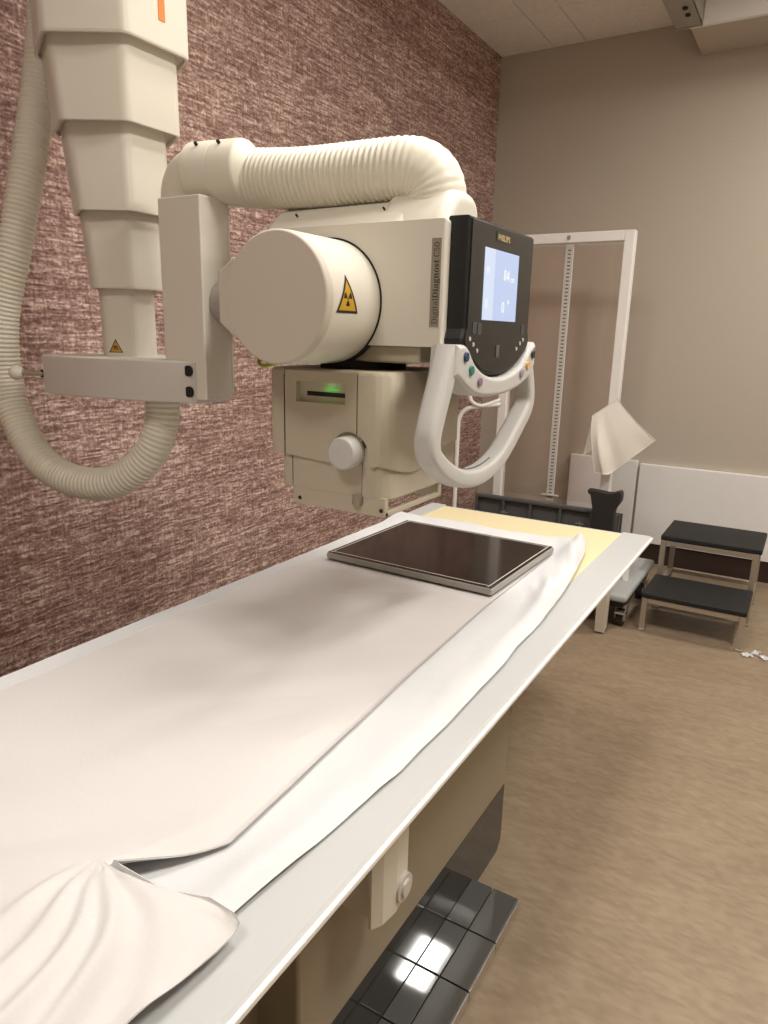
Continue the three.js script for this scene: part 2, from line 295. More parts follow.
{
  const nu = 150, nv = 320, edge = z => interp([[2.9, 1.342], [3.0, 1.341], [3.5, 1.362], [3.97, 1.392], [4.03, 1.36], [4.085, 1.322], [4.093, 1.41], [4.098, 1.465], [4.104, 1.49], [4.14, 1.492], [4.25, 1.482], [4.35, 1.45], [4.6, 1.43]], z);
  const g = grid(nu, nv, (u, v) => {
    const z = v < 0.55 ? lerp(2.56, 3.9, v / 0.55) : lerp(3.9, 4.6, Math.pow((v - 0.55) / 0.45, 1.25)), x = u < 0.72 ? lerp(0.81, 1.29, u / 0.72) : lerp(1.29, edge(z), (u - 0.72) / 0.28);
    let y = 0.7525 + (1 - 0.85 * sstep(0.85, 1, u)) * sstep(2.97, 3.1, z) * Math.max(0, 0.005 + 0.015 * wr(x * 1.4 + z * 0.5, z, 71, 4) + 0.010 * wr(x + z * 0.8, z * 0.35, 72, 11));
    y += 0.005 * Math.exp(-Math.pow((x - 1.17 + 0.3 * (z - 3.2)) / 0.03, 2)) * sstep(3.02, 3.1, z) * (1 - sstep(3.2, 3.5, z));
    y += 0.006 * Math.exp(-Math.pow((z - 3.28 - 0.6 * (x - 1.1)) / 0.05, 2)) * Math.exp(-Math.pow((x - 1.1) / 0.12, 2));
    y += 0.003 * (sstep(0.97, 1, u)) * sstep(3.0, 3.1, z);
    const lump = Math.exp(-Math.pow((x - 1.34) / 0.17, 2)), near = sstep(4.02, 4.2, z + 0.15 * (x - 1.3));   // gathered corner
    y += 0.032 * near * lump + 0.014 * sstep(3.98, 4.085, z) * sstep(0.9, 1, u) * (1 - sstep(4.09, 4.12, z));
    const a = Math.atan2(z - 4.06, x - 1.29), rr = Math.hypot(z - 4.06, x - 1.29);
    if (z > 4.06) for (const [c, w, k] of [[0.62, 0.07, 0.005], [0.86, 0.05, 0.008], [1.02, 0.045, 0.007], [1.22, 0.06, 0.006], [1.5, 0.08, 0.004]]) y += k * Math.exp(-Math.pow((a + 0.12 * Math.sin(rr * 14) - c) / w, 2)) * 1.6 * sstep(0.02, 0.1, rr);
    if (z > 4.09) y -= 0.018 * sstep(0.9, 1, u) * lump;
    return [x, y, z - 0.045 * sstep(1.33, 1.47, x) * sstep(4.0, 4.08, z) * (1 - sstep(4.12, 4.3, z))];
  });
  const m = part('bed_sheet', thicken(g, nu, nv, 0.0015), M.sheet, scene); m.name = numbered('bed_sheet');
  m.userData = { label: 'warm white sheet with gathered corner spread on top of the other sheet', category: 'sheet' };
}
// ---------------------------------------------------------------- flat panel detector on the sheet
{
  const t = thing('flat_panel_detector', 'flat black glossy detector plate with silver rim lying on the table', 'detector', [1.093, 0.7575, 2.79], -0.03);
  part('housing', rbox(-0.247, 0.247, 0, 0.018, -0.215, 0.215, 0.006), M.detectorFrame, t, 'silver rim');
  part('face', rbox(-0.243, 0.243, 0.0165, 0.0195, -0.211, 0.211, 0.001), M.glossBlack, t, 'glossy black face');
  const l = 0.0012, X = 0.233, Z = 0.2;
  part('border_line', [box(-X, X, 0.0194, 0.0197, -Z - l, -Z + l), box(-X, X, 0.0194, 0.0197, Z - l, Z + l), box(-X - l, -X + l, 0.0194, 0.0197, -0.211, 0.211), box(X - l, X + l, 0.0194, 0.0197, -0.211, 0.211)], M.line, t, 'thin white border marking');
}

// ---------------------------------------------------------------- x-ray unit on its ceiling column
{
  const t = thing('x_ray_unit', 'cream ceiling mounted x-ray tube unit with telescopic column hanging over the table', 'x-ray machine', [0, 0, 0]);
  const cx = 0.48, cz = 3.312;
  const hexR = (r, c, dl = 0) => {                       // hexagon with rounded corners; dl moves its wall-side corners outward
    const v = []; for (let i = 0; i < 6; i++) { const k = i * Math.PI / 3; v.push([cx + r * Math.sin(k) - (i === 0 || i >= 3 ? dl : 0), cz + r * Math.cos(k)]); }
    const o = []; for (let i = 0; i < 6; i++) { const p = v[i], a = v[(i + 5) % 6], b = v[(i + 1) % 6], toA = c / Math.hypot(a[0] - p[0], a[1] - p[1]), toB = c / Math.hypot(b[0] - p[0], b[1] - p[1]);
      const at = (q, k) => [lerp(p[0], q[0], k), lerp(p[1], q[1], k)], A = at(a, toA), B = at(b, toB); o.push(at(a, toA * 1.25));
      for (const s of [0, 0.25, 0.5, 0.75, 1]) o.push([(1 - s) * (1 - s) * A[0] + 2 * s * (1 - s) * p[0] + s * s * B[0], (1 - s) * (1 - s) * A[1] + 2 * s * (1 - s) * p[1] + s * s * B[1]]); o.push(at(b, toB * 1.25)); } return o; };
  const taper = (r, y0, y1, dl) => {                        // hollow section: inner wall, bottom lip, outer wall, top
    const B = hexR(r, 0.016), Bi = hexR(r - 0.008, 0.014), Tp = hexR(r, 0.016, dl), n = B.length, P = [], idx = [];
    const scale = (loop, k) => loop.map(p => [cx + (p[0] - cx) * k, cz + (p[1] - cz) * k]);
    const rows = [[scale(Bi, 0.4), y0 + 0.008], [Bi, y0 + 0.008], [Bi, y0], [scale(B, 0.99), y0], [B, y0 + 0.003], [B, y0 + 0.006], [Tp, y1], [scale(Tp, 0.5), y1]];
    for (const [q, y] of rows) for (const p of q) P.push(p[0], y, p[1]);
    for (let k = 0; k + 1 < rows.length; k++) for (let i = 0; i < n; i++) { const a = k * n + i, b = k * n + (i + 1) % n; idx.push(a, b, a + n, b, b + n, a + n); }
    const g = new THREE.BufferGeometry(); g.setAttribute('position', new THREE.Float32BufferAttribute(P, 3)); g.setIndex(idx); g.setAttribute('uv', new THREE.Float32BufferAttribute(new Float32Array(P.length / 3 * 2), 2)); return toCreasedNormals(g, 0.5);
  };
  for (const [r, y0, y1, dl] of [[0.174, 1.935, 2.9, 0], [0.147, 1.78, 1.99, 0.024], [0.115, 1.608, 1.82, 0.028], [0.089, 1.445, 1.64, 0.022]]) part('column_section', taper(r, y0, y1, dl), M.column, t);
  part('column_post', taper(0.068, 1.28, 1.6, 0.004), M.column, t);
  part('ceiling_carriage', rbox(0.2, 0.75, 2.86, 3.0, 3.05, 3.6, 0.01), M.column, t);
  { // orange mark on the top section (on the face looking to +x)
    const o = part('orange_stripe', rbox(-0.0006, 0.0006, -0.05, 0.05, -0.009, 0.009, 0.0003), std({ color: lin(0.62, 0.2, 0.03), roughness: 0.5 }), t, 'orange index stripe'); o.position.set(cx + 0.174 * 0.866 + 0.0005, 2.035, cz - 0.01);
  }
  // bracket
  const br = smoothPts([[0.30, 3.40], [0.33, 3.448], [0.45, 3.466], [0.6, 3.452], [0.72, 3.425], [0.776, 3.405]], 5);
  part('bracket', extrudeY([...br, [0.79, 3.404], [0.79, 3.3], [0.75, 3.26], [0.55, 3.18], [0.36, 3.22], [0.30, 3.3]].reverse(), 1.203, 1.292, 0.003), M.aluminium, t, 'brushed pale metal bracket');
  part('pin', [cyl([0.335, 1.247, 3.44], [0.27, 1.247, 3.468], 0.007), ], M.steel, t);
  part('pin_ball', new THREE.SphereGeometry(0.018, 24, 16).translate(0.262, 1.247, 3.472), M.cream, t);
  part('pin_slot', rbox(0.318, 0.344, 1.238, 1.256, 3.43, 3.4495, 0.002), M.hole, t);
  for (const y of [1.272, 1.228]) part('bracket_hole', cyl([0.772, y, 3.39], [0.772, y, 3.4095], 0.0115, 0.0115, 20), M.hole, t);
  // upright arm box
  part('arm_box', [rbox(0.698, 0.818, 1.212, 1.62, 3.322, 3.402, 0.004)], M.column, t);
  part('arm_edge', rbox(0.81, 0.8175, 1.22, 1.61, 3.315, 3.3225, 0.002), M.column, t);
  part('pivot_shaft', [cyl([0.82, 1.414, 3.34], [0.95, 1.414, 3.34], 0.045, 0.045, 28)], M.trackGrey, t);
  part('dial', cyl([0.944, 1.416, 3.47], [0.968, 1.416, 3.47], 0.013, 0.013, 24), M.aluminium, t);
  // tube housing
  part('tube_housing', extrudeX([[3.352, 1.337], [3.352, 1.552], [2.95, 1.552], [2.93, 1.53], [2.93, 1.337]], 0.925, 1.342, 0.006, [], 3), M.cream, t);
  part('housing_top', extrudeX([[3.349, 1.54], [3.347, 1.553], [3.335, 1.566], [3.302, 1.592], [3.27, 1.603], [3.24, 1.606], [3.12, 1.606], [3.1, 1.59], [3.09, 1.54]], 0.928, 1.262, 0.026, [], 6), M.cream, t);
  part('hose_mount', extrudeX(smoothPts([[3.346, 1.542], [3.335, 1.562], [3.312, 1.59], [3.29, 1.608], [3.25, 1.612], [3.22, 1.608], [3.20, 1.59], [3.19, 1.542]], 4), 1.19, 1.336, 0.022, [], 6), M.cream, t);
  for (const x of [1.0, 1.2]) part('screw', cyl([x, 1.578, 3.321], [x, 1.581, 3.326], 0.0022, 0.0022, 10), M.hole, t);
  part('housing_base', rbox(0.99, 1.29, 1.305, 1.338, 2.95, 3.335, 0.006), M.collimator, t);
  // end drum of the tube
  const ax = 1.1, ay = 1.414, R0 = 0.1135;
  const lathe = (p, z) => new THREE.LatheGeometry(p.map(q => new THREE.Vector2(q[0], q[1])), 72).rotateX(Math.PI / 2).translate(ax, ay, z);
  part('tube_drum', lathe([[R0 - 0.004, 0], [R0, 0.002], [R0, 0.148], [R0 - 0.002, 0.152], [R0 - 0.008, 0.154]], 3.35), M.cream, t);
  part('drum_cap', [lathe([[R0 - 0.0015, 0.15], [R0 - 0.001, 0.163], [R0 - 0.006, 0.168], [0, 0.168]], 3.35)], M.capGrey, t, 'flat greyish end cap of the tube drum');
  part('drum_ring', lathe([[R0 + 0.0035, -0.01], [R0 + 0.0035, 0.003], [R0 - 0.01, 0.003]], 3.35), M.hole, t);
  part('drum_ear', extrudeZ([[0.964, 1.372], [1.0, 1.345], [1.04, 1.345], [1.04, 1.485], [1.0, 1.485], [0.964, 1.462]], 3.36, 3.512, 0.006), M.capGrey, t);
  part('clamp_plate', rbox(0.965, 1.03, 1.31, 1.375, 3.345, 3.40, 0.003), M.aluminium, t);
  part('earth_wire', tube([[0.985, 1.335, 3.41], [0.98, 1.30, 3.42], [1.0, 1.293, 3.43], [1.03, 1.30, 3.43]], 0.004, 30, 8), M.wire, t, 'green and yellow earth wire');
  // radiation warning triangle wrapped on the drum
  const trefoil = canvasTex(256, 256, (c, w, h) => {
    c.fillStyle = '#c79c1c'; c.fillRect(0, 0, w, h); c.fillStyle = '#1d1710'; c.strokeStyle = '#1d1710';
    c.lineWidth = 34; c.beginPath(); c.moveTo(128, 0); c.lineTo(256, 256); c.lineTo(0, 256); c.closePath(); c.stroke();
    c.save(); c.translate(128, 160); for (let k = 0; k < 3; k++) { const a = Math.PI / 2 + k * Math.PI * 2 / 3; c.beginPath(); c.arc(0, 0, 50, a - 0.52, a + 0.52); c.arc(0, 0, 13, a + 0.52, a - 0.52, true); c.fill(); } c.beginPath(); c.arc(0, 0, 8, 0, 7); c.fill(); c.restore();
  });
  const triangleOn = (f, n = 12) => { const pos = [], uv = [], idx = []; for (let j = 0; j <= n; j++) for (let i = 0; i <= n; i++) { const v = j / n, hw = Math.max(0.02, v) / 2, u = 0.5 - hw + 2 * hw * i / n; pos.push(...f(u, v)); uv.push(u, 1 - v); } for (let j = 0; j < n; j++) for (let i = 0; i < n; i++) { const a = j * (n + 1) + i, b = a + n + 1; idx.push(a, b, a + 1, a + 1, b, b + 1); } const g = new THREE.BufferGeometry(); g.setAttribute('position', new THREE.Float32BufferAttribute(pos, 3)); g.setAttribute('uv', new THREE.Float32BufferAttribute(uv, 2)); g.setIndex(idx); g.computeVertexNormals(); return g; };
  part('warning_sticker', triangleOn((u, v) => { const a = lerp(0.36, -0.20, v), z = 3.492 - 0.066 * u; return [ax + Math.cos(a) * (R0 + 0.0008), ay + Math.sin(a) * (R0 + 0.0008), z]; }), std({ map: trefoil, roughness: 0.5, side: THREE.DoubleSide }), t, 'yellow triangular radiation warning sticker');
  // crush hazard triangle on the post
  const crush = canvasTex(128, 128, (c, w, h) => { c.fillStyle = '#c0902a'; c.fillRect(0, 0, w, h); c.strokeStyle = '#1d1710'; c.fillStyle = '#1d1710'; c.lineWidth = 16; c.beginPath(); c.moveTo(64, 0); c.lineTo(128, 128); c.lineTo(0, 128); c.closePath(); c.stroke(); c.fillRect(38, 90, 52, 9); c.beginPath(); c.moveTo(46, 66); c.lineTo(66, 62); c.lineTo(86, 80); c.lineTo(44, 84); c.fill(); });
  { const nrm = [Math.sin(Math.PI / 6), Math.cos(Math.PI / 6)], d = 0.067 * Math.cos(Math.PI / 6) + 0.0008, tx = [nrm[1], -nrm[0]];
    part('warning_sticker', triangleOn((u, v) => { const s = (u - 0.5) * 0.034 - 0.012; return [cx + nrm[0] * d + tx[0] * s, 1.332 - 0.031 * v, cz + nrm[1] * d + tx[1] * s]; }, 4), std({ map: crush, roughness: 0.5, side: THREE.DoubleSide }), t, 'small yellow crush warning sticker'); }
  // name plate on the housing front
  const plate = canvasTex(1024, 128, (c, w, h) => { c.fillStyle = '#8d8474'; c.fillRect(0, 0, w, h); c.fillStyle = '#171310'; c.textBaseline = 'middle'; let x = 30; for (const [s, f] of [['Digital', '98px serif'], ['Diagnost', 'bold 100px serif'], [' C50', '100px serif']]) { c.font = f; c.fillText(s, x, h / 2 + 4); x += c.measureText(s).width; } });
  { const p = part('name_plate', new RoundedBoxGeometry(0.152, 0.021, 0.002, 2, 0.001), M.aluminium, t, 'grey name plate reading DigitalDiagnost C50'); p.rotation.z = Math.PI / 2; p.position.set(1.326, 1.446, 3.3525);
    const q = part('name_plate_print', new THREE.PlaneGeometry(0.148, 0.0185), std({ map: plate, roughness: 0.5 }), t); q.rotation.z = Math.PI / 2; q.position.set(1.326, 1.446, 3.3537); }

  // collimator
  const col = new THREE.Group(); col.name = 'collimator'; t.add(col); col.userData.label = 'beige boxy collimator under the tube housing';
  const zf = 3.402, zb = 3.115, sL = 1.027, sR = 1.198;
  const arc = (x, z, r, a0, a1, n = 8) => { const o = []; for (let i = 0; i <= n; i++) { const a = lerp(a0, a1, i / n); o.push([x + r * Math.cos(a), z + r * Math.sin(a)]); } return o; };
  const shell = (pts, yb, yt, th) => { // open wall strip with thickness: pts in (x, z), outward to the right of travel
    const n = pts.length, P = [], idx = [], inn = pts.map((p, i) => { const a = pts[Math.max(0, i - 1)], b = pts[Math.min(n - 1, i + 1)], dx = b[0] - a[0], dz = b[1] - a[1], L = Math.hypot(dx, dz); return [p[0] + dz / L * th, p[1] - dx / L * th]; });
    const bev = 0.008, rows = [[inn, i => yb(i), 0], [pts, i => yb(i), 0], [pts, i => yt - bev, 0], [pts.map((p, i) => [lerp(p[0], inn[i][0], 0.3), lerp(p[1], inn[i][1], 0.3)]), i => yt - bev * 0.3, 0], [inn, i => yt, 0]];
    rows.forEach(([q, f]) => q.forEach((p, i) => P.push(p[0], f(i), p[1])));
    for (let r = 0; r + 1 < rows.length; r++) for (let i = 0; i + 1 < n; i++) { const a = r * n + i, b = a + 1, c = a + n, d = c + 1; idx.push(a, b, c, b, d, c); }
    const g = new THREE.BufferGeometry(); g.setAttribute('position', new THREE.Float32BufferAttribute(P, 3)); g.setIndex(idx); g.computeVertexNormals();
    g.setAttribute('uv', new THREE.Float32BufferAttribute(new Float32Array(P.length / 3 * 2), 2)); return toCreasedNormals(g, 0.6);
  };
  const kx = 1.182, ky = 1.14, kr = 0.043;
  const swoosh = x => { const base = interp([[0.98, 1.122], [1.06, 1.119], [1.15, 1.113], [1.2, 1.118], [1.262, 1.112]], x), d = x - kx; const h = Math.abs(d) < kr ? ky + Math.sqrt(kr * kr - d * d) - 0.006 : 0; return Math.max(base, h); };
  const lin2 = (a, b, n) => Array.from({ length: n + 1 }, (_, i) => [lerp(a[0], b[0], i / n), lerp(a[1], b[1], i / n)]);
  // core volumes
  part('core', rbox(1.024, 1.25, 1.062, 1.284, zb, zf - 0.028, 0.004), M.collimator, col);
  // upper cover, left strip / centre / right wrap
  const lpts = [[0.988, zb], [0.988, zf - 0.014], ...arc(1.002, zf - 0.014, 0.014, Math.PI, Math.PI / 2, 5), [sL - 0.0012, zf]];
  part('cover_side', shell(lpts, i => swoosh(lpts[i][0]), 1.291, 0.01), M.collimator, col);
  const mid = lin2([sL + 0.0012, 0], [sR - 0.0012, 0], 40).map(p => [p[0], swoosh(p[0])]);
  part('cover_front', extrudeZ([...mid, [sR - 0.0012, 1.287], [sL + 0.0012, 1.287]], zf - 0.012, zf, 0.0006, [[[1.056, 1.227], [1.171, 1.227], [1.171, 1.266], [1.056, 1.266]].reverse()]), M.collimator, col);
  const rpts = [...lin2([sR + 0.0012, zf], [1.235, zf], 10), ...arc(1.235, zf - 0.035, 0.035, Math.PI / 2, 0, 10), ...lin2([1.27, zf - 0.05], [1.27, zb], 20)];
  part('cover_side', shell(rpts, i => { const [x, z] = rpts[i]; if (x < 1.24 && z > zf - 0.002) return swoosh(x); const s = zf - z; return 1.118 - 0.02 * Math.sin(clamp(s / 0.2, 0, 1) * Math.PI) + 0.02 * sstep(0.1, 0.28, s); }, 1.291, 0.012), M.collimator, col);
  part('cover_top', rbox(0.998, 1.258, 1.276, 1.290, zb + 0.004, zf - 0.012, 0.003), M.collimator, col);
  // lower cover
  const l1 = [[1.012, zb], [1.012, zf - 0.019], ...arc(1.024, zf - 0.019, 0.012, Math.PI, Math.PI / 2, 5), [1.040, zf - 0.007]];
  part('lower_side', shell(l1, () => 1.055, 1.15, 0.012), M.collimator, col);
  part('lower_front', extrudeZ([[1.0415, 1.055], [1.206, 1.055], [1.206, 1.18], [1.0415, 1.18]], zf - 0.024, zf - 0.007, 0.0006), M.collimator, col);
  const l2 = [...lin2([1.2075, zf - 0.007], [1.235, zf - 0.007], 3), ...arc(1.235, zf - 0.037, 0.03, Math.PI / 2, 0, 8), ...lin2([1.265, zf - 0.04], [1.265, zb], 6)];
  part('lower_side', shell(l2, () => 1.055, 1.15, 0.012), M.collimator, col);
  part('slot_back', rbox(1.05, 1.177, 1.22, 1.272, zf - 0.03, zf - 0.0115, 0.002), M.collimator, col);
  part('slot_opening', rbox(1.075, 1.171, 1.239, 1.2475, zf - 0.0125, zf - 0.0105, 0.0005), M.hole, col, 'dark filter slot');
  part('indicator_light', rbox(1.115, 1.152, 1.2505, 1.2555, zf - 0.0125, zf - 0.0106, 0.0008), std({ color: lin(0.1, 0.4, 0.1), emissive: lin(0.15, 0.8, 0.12), emissiveIntensity: 0.16, roughness: 0.5 }), col, 'green indicator light');
  { const p = new THREE.PointLight(lin(0.3, 1, 0.25), 0.0005); p.position.set(1.132, 1.256, zf - 0.006); p.name = 'indicator_glow'; p.castShadow = true; scene.add(p); }
  part('knob', new THREE.LatheGeometry([[0, 0.036], [0.027, 0.036], [0.0305, 0.033], [0.031, 0.0], [0.02, -0.01], [0, -0.01]].map(q => new THREE.Vector2(...q)), 48).rotateX(Math.PI / 2).translate(kx, ky, zf - 0.006), M.handle, col, 'round white collimator knob');
  part('accessory_rail', [rbox(1.04, 1.258, 1.020, 1.057, zf - 0.022, zf - 0.008, 0.002), rbox(1.248, 1.258, 1.020, 1.030, zb + 0.05, zf - 0.01, 0.002), rbox(1.04, 1.05, 1.020, 1.057, zb + 0.05, zf - 0.01, 0.002), rbox(1.044, 1.252, 1.046, 1.057, zb + 0.05, zf - 0.012, 0.002), rbox(1.04, 1.258, 1.020, 1.057, zb + 0.04, zb + 0.055, 0.002)], M.collimator, col);
  for (const x of [1.058, 1.2505]) part('rail_screw', cyl([x, 1.033, zf - 0.0085], [x, 1.033, zf - 0.0065], 0.004, 0.004, 12), M.hole, col);
  part('rail_catch', cyl([1.198, 1.055, zf - 0.0085], [1.198, 1.038, zf - 0.004], 0.012, 0.010, 16), M.collimatorDark, col);
  part('laser_sticker', triangleOn((u, v) => [1.2657, 1.088 - 0.02 * v, 3.19 - 0.02 * u], 4), std({ map: crush, roughness: 0.5, side: THREE.DoubleSide }), col, 'small yellow laser sticker');
  part('turntable', [cyl([1.12, 1.286, 3.26], [1.12, 1.306, 3.26], 0.088, 0.088, 40)], M.hole, col);

  // display panel looking to +x
  const pan = new THREE.Group(); pan.name = 'control_panel'; t.add(pan); pan.userData.label = 'black control panel with lit screen';
  const outline = [...smoothPts([[3.335, 1.37], [3.342, 1.345], [3.30, 1.312], [3.25, 1.292], [3.185, 1.284], [3.12, 1.290], [3.06, 1.308], [3.012, 1.342], [3.018, 1.37]], 4), [3.018, 1.558], [3.333, 1.558]];
  part('panel_body', extrudeX(outline, 1.335, 1.378, 0.006, [], 3), M.black, pan);
  const inset = outline.map(([z, y]) => [3.178 + (z - 3.178) * 0.965, 1.425 + (y - 1.425) * 0.965]);
  part('panel_face', extrudeX(inset, 1.37, 1.3805, 0.001, [], 2), M.panelFace, pan);
  const screenMap = canvasTex(512, 400, (c, w, h) => {
    c.fillStyle = '#c3d2f4'; c.fillRect(0, 0, w, h); c.fillStyle = '#d9e6fb'; c.fillRect(0, 0, 150, h); c.fillStyle = '#ffffff';
    c.font = 'bold 84px sans-serif'; c.textBaseline = 'middle'; c.fillText('84', 285, 132); c.font = 'bold 48px sans-serif'; c.fillText('cm', 390, 150);
    c.font = 'bold 88px sans-serif'; c.fillText('0', 275, 320); c.beginPath(); c.arc(380, 285, 13, 0, 7); c.fill();
    c.fillStyle = '#eef4ff'; c.font = '30px sans-serif'; c.beginPath(); c.arc(52, 120, 22, 0, 7); c.fill(); c.fillRect(36, 280, 34, 52);
  });
  const faceX = (name, z0, z1, y0, y1, mat, x, label) => { const m = part(name, new THREE.PlaneGeometry(z0 - z1, y1 - y0), mat, pan, label); m.rotation.y = Math.PI / 2; m.position.set(x, (y0 + y1) / 2, (z0 + z1) / 2); return m; };
  faceX('screen', 3.272, 3.103, 1.387, 1.513, std({ color: 0x000000, emissive: 0xffffff, emissiveMap: screenMap, emissiveIntensity: 0.66, roughness: 0.3 }), 1.3815, 'lit pale blue screen');
  { const L = new THREE.RectAreaLight(new THREE.Color(0.75, 0.85, 1), 0.7, 0.169, 0.126); L.position.set(1.383, 1.45, 3.188); L.rotation.y = -Math.PI / 2; L.name = 'screen_glow'; L.castShadow = true; scene.add(L); }
  const logo = canvasTex(256, 64, (c, w, h) => { c.fillStyle = '#0d0e0f'; c.fillRect(0, 0, w, h); c.fillStyle = '#cdb978'; c.font = 'bold 54px sans-serif'; c.textBaseline = 'middle'; c.textAlign = 'center'; c.fillText('PHILIPS', w / 2, h / 2 + 2); });
  faceX('logo_print', 3.222, 3.147, 1.528, 1.545, std({ map: logo, roughness: 0.3 }), 1.3812, 'gold maker name');
  const dot = (z, y, r, c, e) => part('button_light', cyl([1.38, y, z], [1.3818, y, z], r, r, 14), std({ color: c, roughness: 0.4 }), pan);
  for (const [z, y] of [[3.318, 1.353], [3.302, 1.343], [3.284, 1.332], [3.05, 1.352], [3.066, 1.345], [3.085, 1.334]]) dot(z, y, 0.004, lin(0.5, 0.5, 0.48));
  for (const [z, y] of [[3.30, 1.372], [3.278, 1.370], [3.055, 1.372]]) part('touch_key', rbox(1.38, 1.3814, y - 0.01, y + 0.01, z - 0.009, z + 0.009, 0.0005), std({ color: lin(0.055, 0.057, 0.06), roughness: 0.4 }), pan);
  part('thumb_key', rbox(1.38, 1.3818, 1.318, 1.342, 3.178, 3.194, 0.0008, 2), std({ color: lin(0.09, 0.09, 0.09), roughness: 0.4 }), pan);

  // white bezel and grip loop under the panel
  const grip = new THREE.Group(); grip.name = 'grip_handle'; t.add(grip); grip.userData.label = 'light grey loop handle below the control panel';
  const upA = smoothPts([[3.378, 1.342], [3.342, 1.341], [3.30, 1.308], [3.25, 1.288], [3.185, 1.28], [3.12, 1.286], [3.06, 1.304], [3.012, 1.338], [2.99, 1.348]], 5);
  const loA = smoothPts([[2.985, 1.30], [3.01, 1.278], [3.08, 1.255], [3.185, 1.245], [3.29, 1.252], [3.345, 1.272], [3.365, 1.283], [3.385, 1.29]], 5);
  part('bezel', extrudeX([...upA, ...loA], 1.332, 1.389, 0.009, [], 4), M.handle, grip);
  const loop = curve([[1.362, 1.335, 3.364], [1.362, 1.27, 3.394], [1.362, 1.205, 3.424], [1.362, 1.182, 3.431], [1.362, 1.162, 3.428], [1.362, 1.142, 3.408], [1.362, 1.1, 3.32], [1.362, 1.088, 3.22], [1.362, 1.108, 3.12], [1.36, 1.17, 3.01], [1.36, 1.205, 2.965], [1.36, 1.225, 2.958], [1.36, 1.27, 2.972], [1.36, 1.32, 2.998]]);
  { const n = 120, m = 24, fr = loop.computeFrenetFrames(n), pos = [], idx = []; // rounded rectangular section with a grip groove
    for (let i = 0; i <= n; i++) { const P = loop.getPointAt(i / n), T = loop.getTangentAt(i / n), X = new THREE.Vector3(1, 0, 0), S = new THREE.Vector3().crossVectors(T, X).normalize(), k = i / n, wS = lerp(0.0205, 0.018, sstep(0, 0.25, k)), wX = 0.021;
      for (let j = 0; j < m; j++) { const a = j / m * Math.PI * 2, c = Math.cos(a), s = Math.sin(a), e = 0.55; const q = P.clone().addScaledVector(X, wX * Math.sign(c) * Math.pow(Math.abs(c), e)).addScaledVector(S, wS * Math.sign(s) * Math.pow(Math.abs(s), e)); pos.push(q.x, q.y, q.z); } }
    for (let i = 0; i < n; i++) for (let j = 0; j < m; j++) { const a = i * m + j, b = i * m + (j + 1) % m; idx.push(a, b, a + m, b, b + m, a + m); }
    const g = new THREE.BufferGeometry(); g.setAttribute('position', new THREE.Float32BufferAttribute(pos, 3)); g.setIndex(idx); g.computeVertexNormals(); g.setAttribute('uv', new THREE.Float32BufferAttribute(new Float32Array(pos.length / 3 * 2), 2)); part('loop', g, M.handle, grip); }
  { const pts = []; for (let i = 8; i <= 70; i++) { const P = loop.getPointAt(i / 120), T = loop.getTangentAt(i / 120), S = new THREE.Vector3().crossVectors(T, new THREE.Vector3(1, 0, 0)).normalize(); pts.push([1.366, P.y - S.y * 0.0186, P.z - S.z * 0.0186]); }
    part('grip_seam', tube(pts, 0.0016, 80, 6), std({ color: lin(0.12, 0.12, 0.12), roughness: 0.6 }), grip, 'dark seam around the grip'); }
  for (const [z, y, c] of [[3.35, 1.322, lin(0.01, 0.04, 0.12)], [3.325, 1.298, lin(0.02, 0.2, 0.15)], [3.285, 1.276, lin(0.25, 0.17, 0.25)], [3.07, 1.284, lin(0.3, 0.26, 0.32)], [3.035, 1.30, lin(0.7, 0.42, 0.1)], [3.008, 1.322, lin(0.01, 0.01, 0.01)]]) part('colour_button', cyl([1.388, y, z], [1.393, y, z], 0.009, 0.008, 18), std({ color: c, roughness: 0.4 }), grip);

  // cable hoses
  part('hose', hose([[0.235, 2.35, 3.28], [0.235, 2.1, 3.29], [0.23, 1.92, 3.32], [0.235, 1.74, 3.37], [0.212, 1.55, 3.41], [0.17, 1.36, 3.44], [0.172, 1.18, 3.44], [0.255, 1.045, 3.44], [0.38, 0.99, 3.43], [0.51, 1.0, 3.40], [0.60, 1.075, 3.37], [0.625, 1.15, 3.355], [0.625, 1.21, 3.35]], 0.040, 0.0112, 0.0035), M.hose, t, 'cream corrugated cable hose hanging in a loop');
  part('hose', hose([[0.80, 1.668, 3.315], [0.90, 1.658, 3.30], [1.0, 1.652, 3.292], [1.1, 1.652, 3.284], [1.16, 1.653, 3.278], [1.215, 1.653, 3.27], [1.243, 1.647, 3.264], [1.262, 1.630, 3.258], [1.270, 1.605, 3.254], [1.271, 1.575, 3.252]], 0.057, 0.0115, 0.0055, [0.62, 0.85]), M.hose, t, 'thick cream corrugated cable hose on top of the tube');
  part('hose_elbow', [new THREE.LatheGeometry([[0.0, 0], [0.058, 0], [0.061, 0.004], [0.061, 0.062], [0.0595, 0.064], [0.0595, 0.066], [0.061, 0.068], [0.061, 0.12], [0.058, 0.128], [0.03, 0.15]].map(q => new THREE.Vector2(...q)), 40).rotateZ(-Math.PI / 2).rotateY(0.15).translate(0.745, 1.672, 3.335), tube([[0.80, 1.672, 3.327], [0.765, 1.672, 3.333], [0.735, 1.664, 3.335], [0.715, 1.64, 3.333], [0.71, 1.60, 3.33]], 0.053, 30, 28)], M.hose, t);
  for (const x of [0.757, 0.81]) part('elbow_screw', cyl([x + 0.03, 1.717, 3.372 - (x - 0.757) * 0.15], [x + 0.03, 1.721, 3.377 - (x - 0.757) * 0.15], 0.0035, 0.0035, 10), M.hole, t);
}

